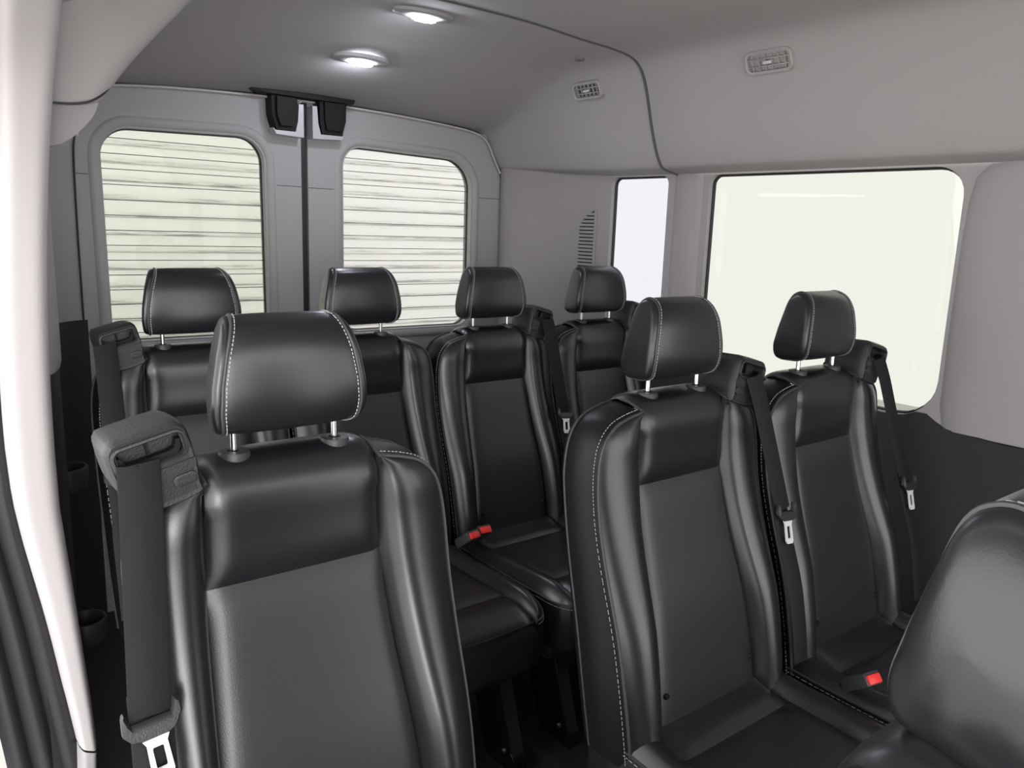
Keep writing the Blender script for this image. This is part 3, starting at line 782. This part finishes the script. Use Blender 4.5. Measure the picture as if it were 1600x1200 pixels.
for k, (x, y, s, lab) in SEATS.items():
    D = dict(FULL)
    if k == 'a':
        for q in ('backrest_shell', 'bolster_l', 'piping_l', 'stitch_l', 'rear_piping_l'): D[q] = squeeze(FULL[q])
    make_seat(x, y, s, lab, sx=.92 if y > 1.5 else 1)
D = FULL
D = dict(FULL)
def dome(me, h):
    m2 = me.copy(); xs = [v.co.x for v in m2.vertices]; ymin = min(v.co.y for v in m2.vertices); ymax = max(v.co.y for v in m2.vertices)
    for v in m2.vertices:
        r = min(1, math.hypot((v.co.y-.011)/.045, (v.co.z-1.088)/.072)); v.co.x += (-h if v.co.x < 0 else h)*(1-r*r)
    return m2
for q in ('headrest_side_l', 'headrest_side_r'): D[q] = dome(FULL[q], .012)
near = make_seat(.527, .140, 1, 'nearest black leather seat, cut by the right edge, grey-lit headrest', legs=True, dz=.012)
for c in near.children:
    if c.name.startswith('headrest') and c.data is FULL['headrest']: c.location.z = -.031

# ================================================================== SEAT BELTS
def strap_bm(path, w, th, tilt=0):
    """flat webbing along path; width across x"""
    P = crom(path, 6); rows = []
    for i, p in enumerate(P):
        t = (P[min(i+1, len(P)-1)]-P[max(i-1, 0)]).normalized()
        n = Vector((0, -1, 0)); n = (n-t*n.dot(t)).normalized(); a = t.cross(n).normalized()
        hw = w/2
        rows.append([p+a*hw*q+n*d+Vector((0, 0, (tilt*(a*hw*q).x if i < 3 else 0))) for q, d in ((-1, 0), (-.94, th), (0, th), (.94, th), (1, 0), (.94, -th), (0, -th), (-.94, -th))])
    bm, V = grid_bm(rows, True); bm.faces.new(V[0]); bm.faces.new(V[-1]); return bm
def make_belt(sx, sy_, side, drift, label, ztong=.735, yoff=0, dz=0):
    t = empty('seat_belt', (sx, sy_, dz), label, 'seat belt', 'seat belts of the van')
    x0 = side*(.190 if side < 0 else .174); x1 = x0+side*drift
    xa = lambda z: x0+(x1-x0)*min(1, max(0, (1.015-z)/(1.015-ztong)))
    yt = yF(ztong)-.038
    yb = lambda z: -.050+(yt+.050)*min(1, (1.0-z)/(1.0-ztong)) if z > ztong else yF(z)-.038
    pts = [(x0, -.0515, 1.010), (xa(1.0), -.055, 1.000)]+[(xa(z), yb(z)-.008, z) for z in (.96, .90, .84, ztong+.035, ztong+.006)]
    link('webbing', finish(strap_bm(pts, .0455, .0009, -side*.22), 'webbing', 60), M_web, parent=t)
    pts2 = [(xa(z), yb(z)-.003, z) for z in (ztong+.03, ztong-.05)]+[(x1+side*.004, yb(z)-.002, z) for z in (.60, .53, .448)]
    link('lower_webbing', finish(strap_bm(pts2, .0455, .0009), 'lower_webbing', 60), M_web, parent=t)
    # grip and tongue
    gx, gy = x1, yb(ztong)-.010
    tilt = side*math.radians(-6)
    F = lambda a, b, d: (gx+.86*(a*math.cos(tilt)-b*math.sin(tilt)), gy+d+b*.26-.006, ztong+.86*(a*math.sin(tilt)+b*math.cos(tilt)))
    o = [(-.034, .018), (-.030, .024), (-.026, .012), (-.024, .006), (.024, .006), (.026, .012), (.030, .024), (.037, .020), (.037, .006), (.026, -.010), (.016, -.014), (-.016, -.014), (-.028, -.010), (-.036, .0)]
    bm = ring_bm([[F(a, b, d) for a, b in grow(o, q)] for q, d in ((-.003, .006), (0, .004), (0, -.003), (-.003, -.006))]); bm.verts.ensure_lookup_table(); n = len(o)
    bm.faces.new(bm.verts[:n]); bm.faces.new(bm.verts[-n:])
    link('grip', finish(bm, 'grip', 40), M_guide, parent=t)
    tg = [(-.020, -.008), (.020, -.008), (.0125, -.022), (.0135, -.058), (.0100, -.064), (-.0100, -.064), (-.0135, -.058), (-.0125, -.022)]
    bm = prism_bm(tg, F, -.0016, .0016, [rrect(-.0068, .0068, -.053, -.026, .002, 2)])
    link('tongue', finish(bm, 'tongue', 30), M_steel, parent=t, label='bright steel tongue')
s = SEATS
make_belt(s['a'][0], R3, -1, .016, 'belt hanging on the left front single seat, broad webbing and large tongue', .735)
make_belt(s['b'][0], R3, 1, .058, 'belt hanging between the two seats of the middle pair', .738)
make_belt(s['c'][0], R3, 1, .072, 'belt hanging by the big side window on the rightmost middle seat', .715)
make_belt(s['d'][0], R4, -1, .0, 'dim belt on the far left back row seat', .735)
make_belt(s['f'][0], R4, 1, .03, 'belt hanging between the two right hand back row seats, small bright tongue', .728)
# buckles
def buckle(x, y, z, rz, label, tilt=52):
    t = empty('belt_buckle', (x, y, z), label, 'buckle', 'red belt buckles', rot=(math.radians(tilt), 0, math.radians(rz)))
    t.scale = (1.2, 1.2, 1.2)
    link('buckle_case', finish(box_bm((-.017, -.011, -.045), (.017, .011, .010), .004, 2), 'buckle_case', 40), M_plastic, parent=t)
    link('release_button', finish(box_bm((-.0135, -.009, .004), (.0135, .006, .0135), .0025, 2), 'release_button', 40), M_red, parent=t, label='red release button')
    link('stalk', finish(box_bm((-.010, -.003, -.058), (.010, .003, -.042), .002, 1), 'stalk', 40), M_plasticd, parent=t)
buckle(1.158, 1.622, .478, 8, 'red topped buckle on the back row, left one of the two side by side')
buckle(1.203, 1.632, .480, -6, 'red topped buckle on the back row, right one of the two side by side')
buckle(1.379, .650, .476, -12, 'red topped buckle between the two seats of the middle pair')
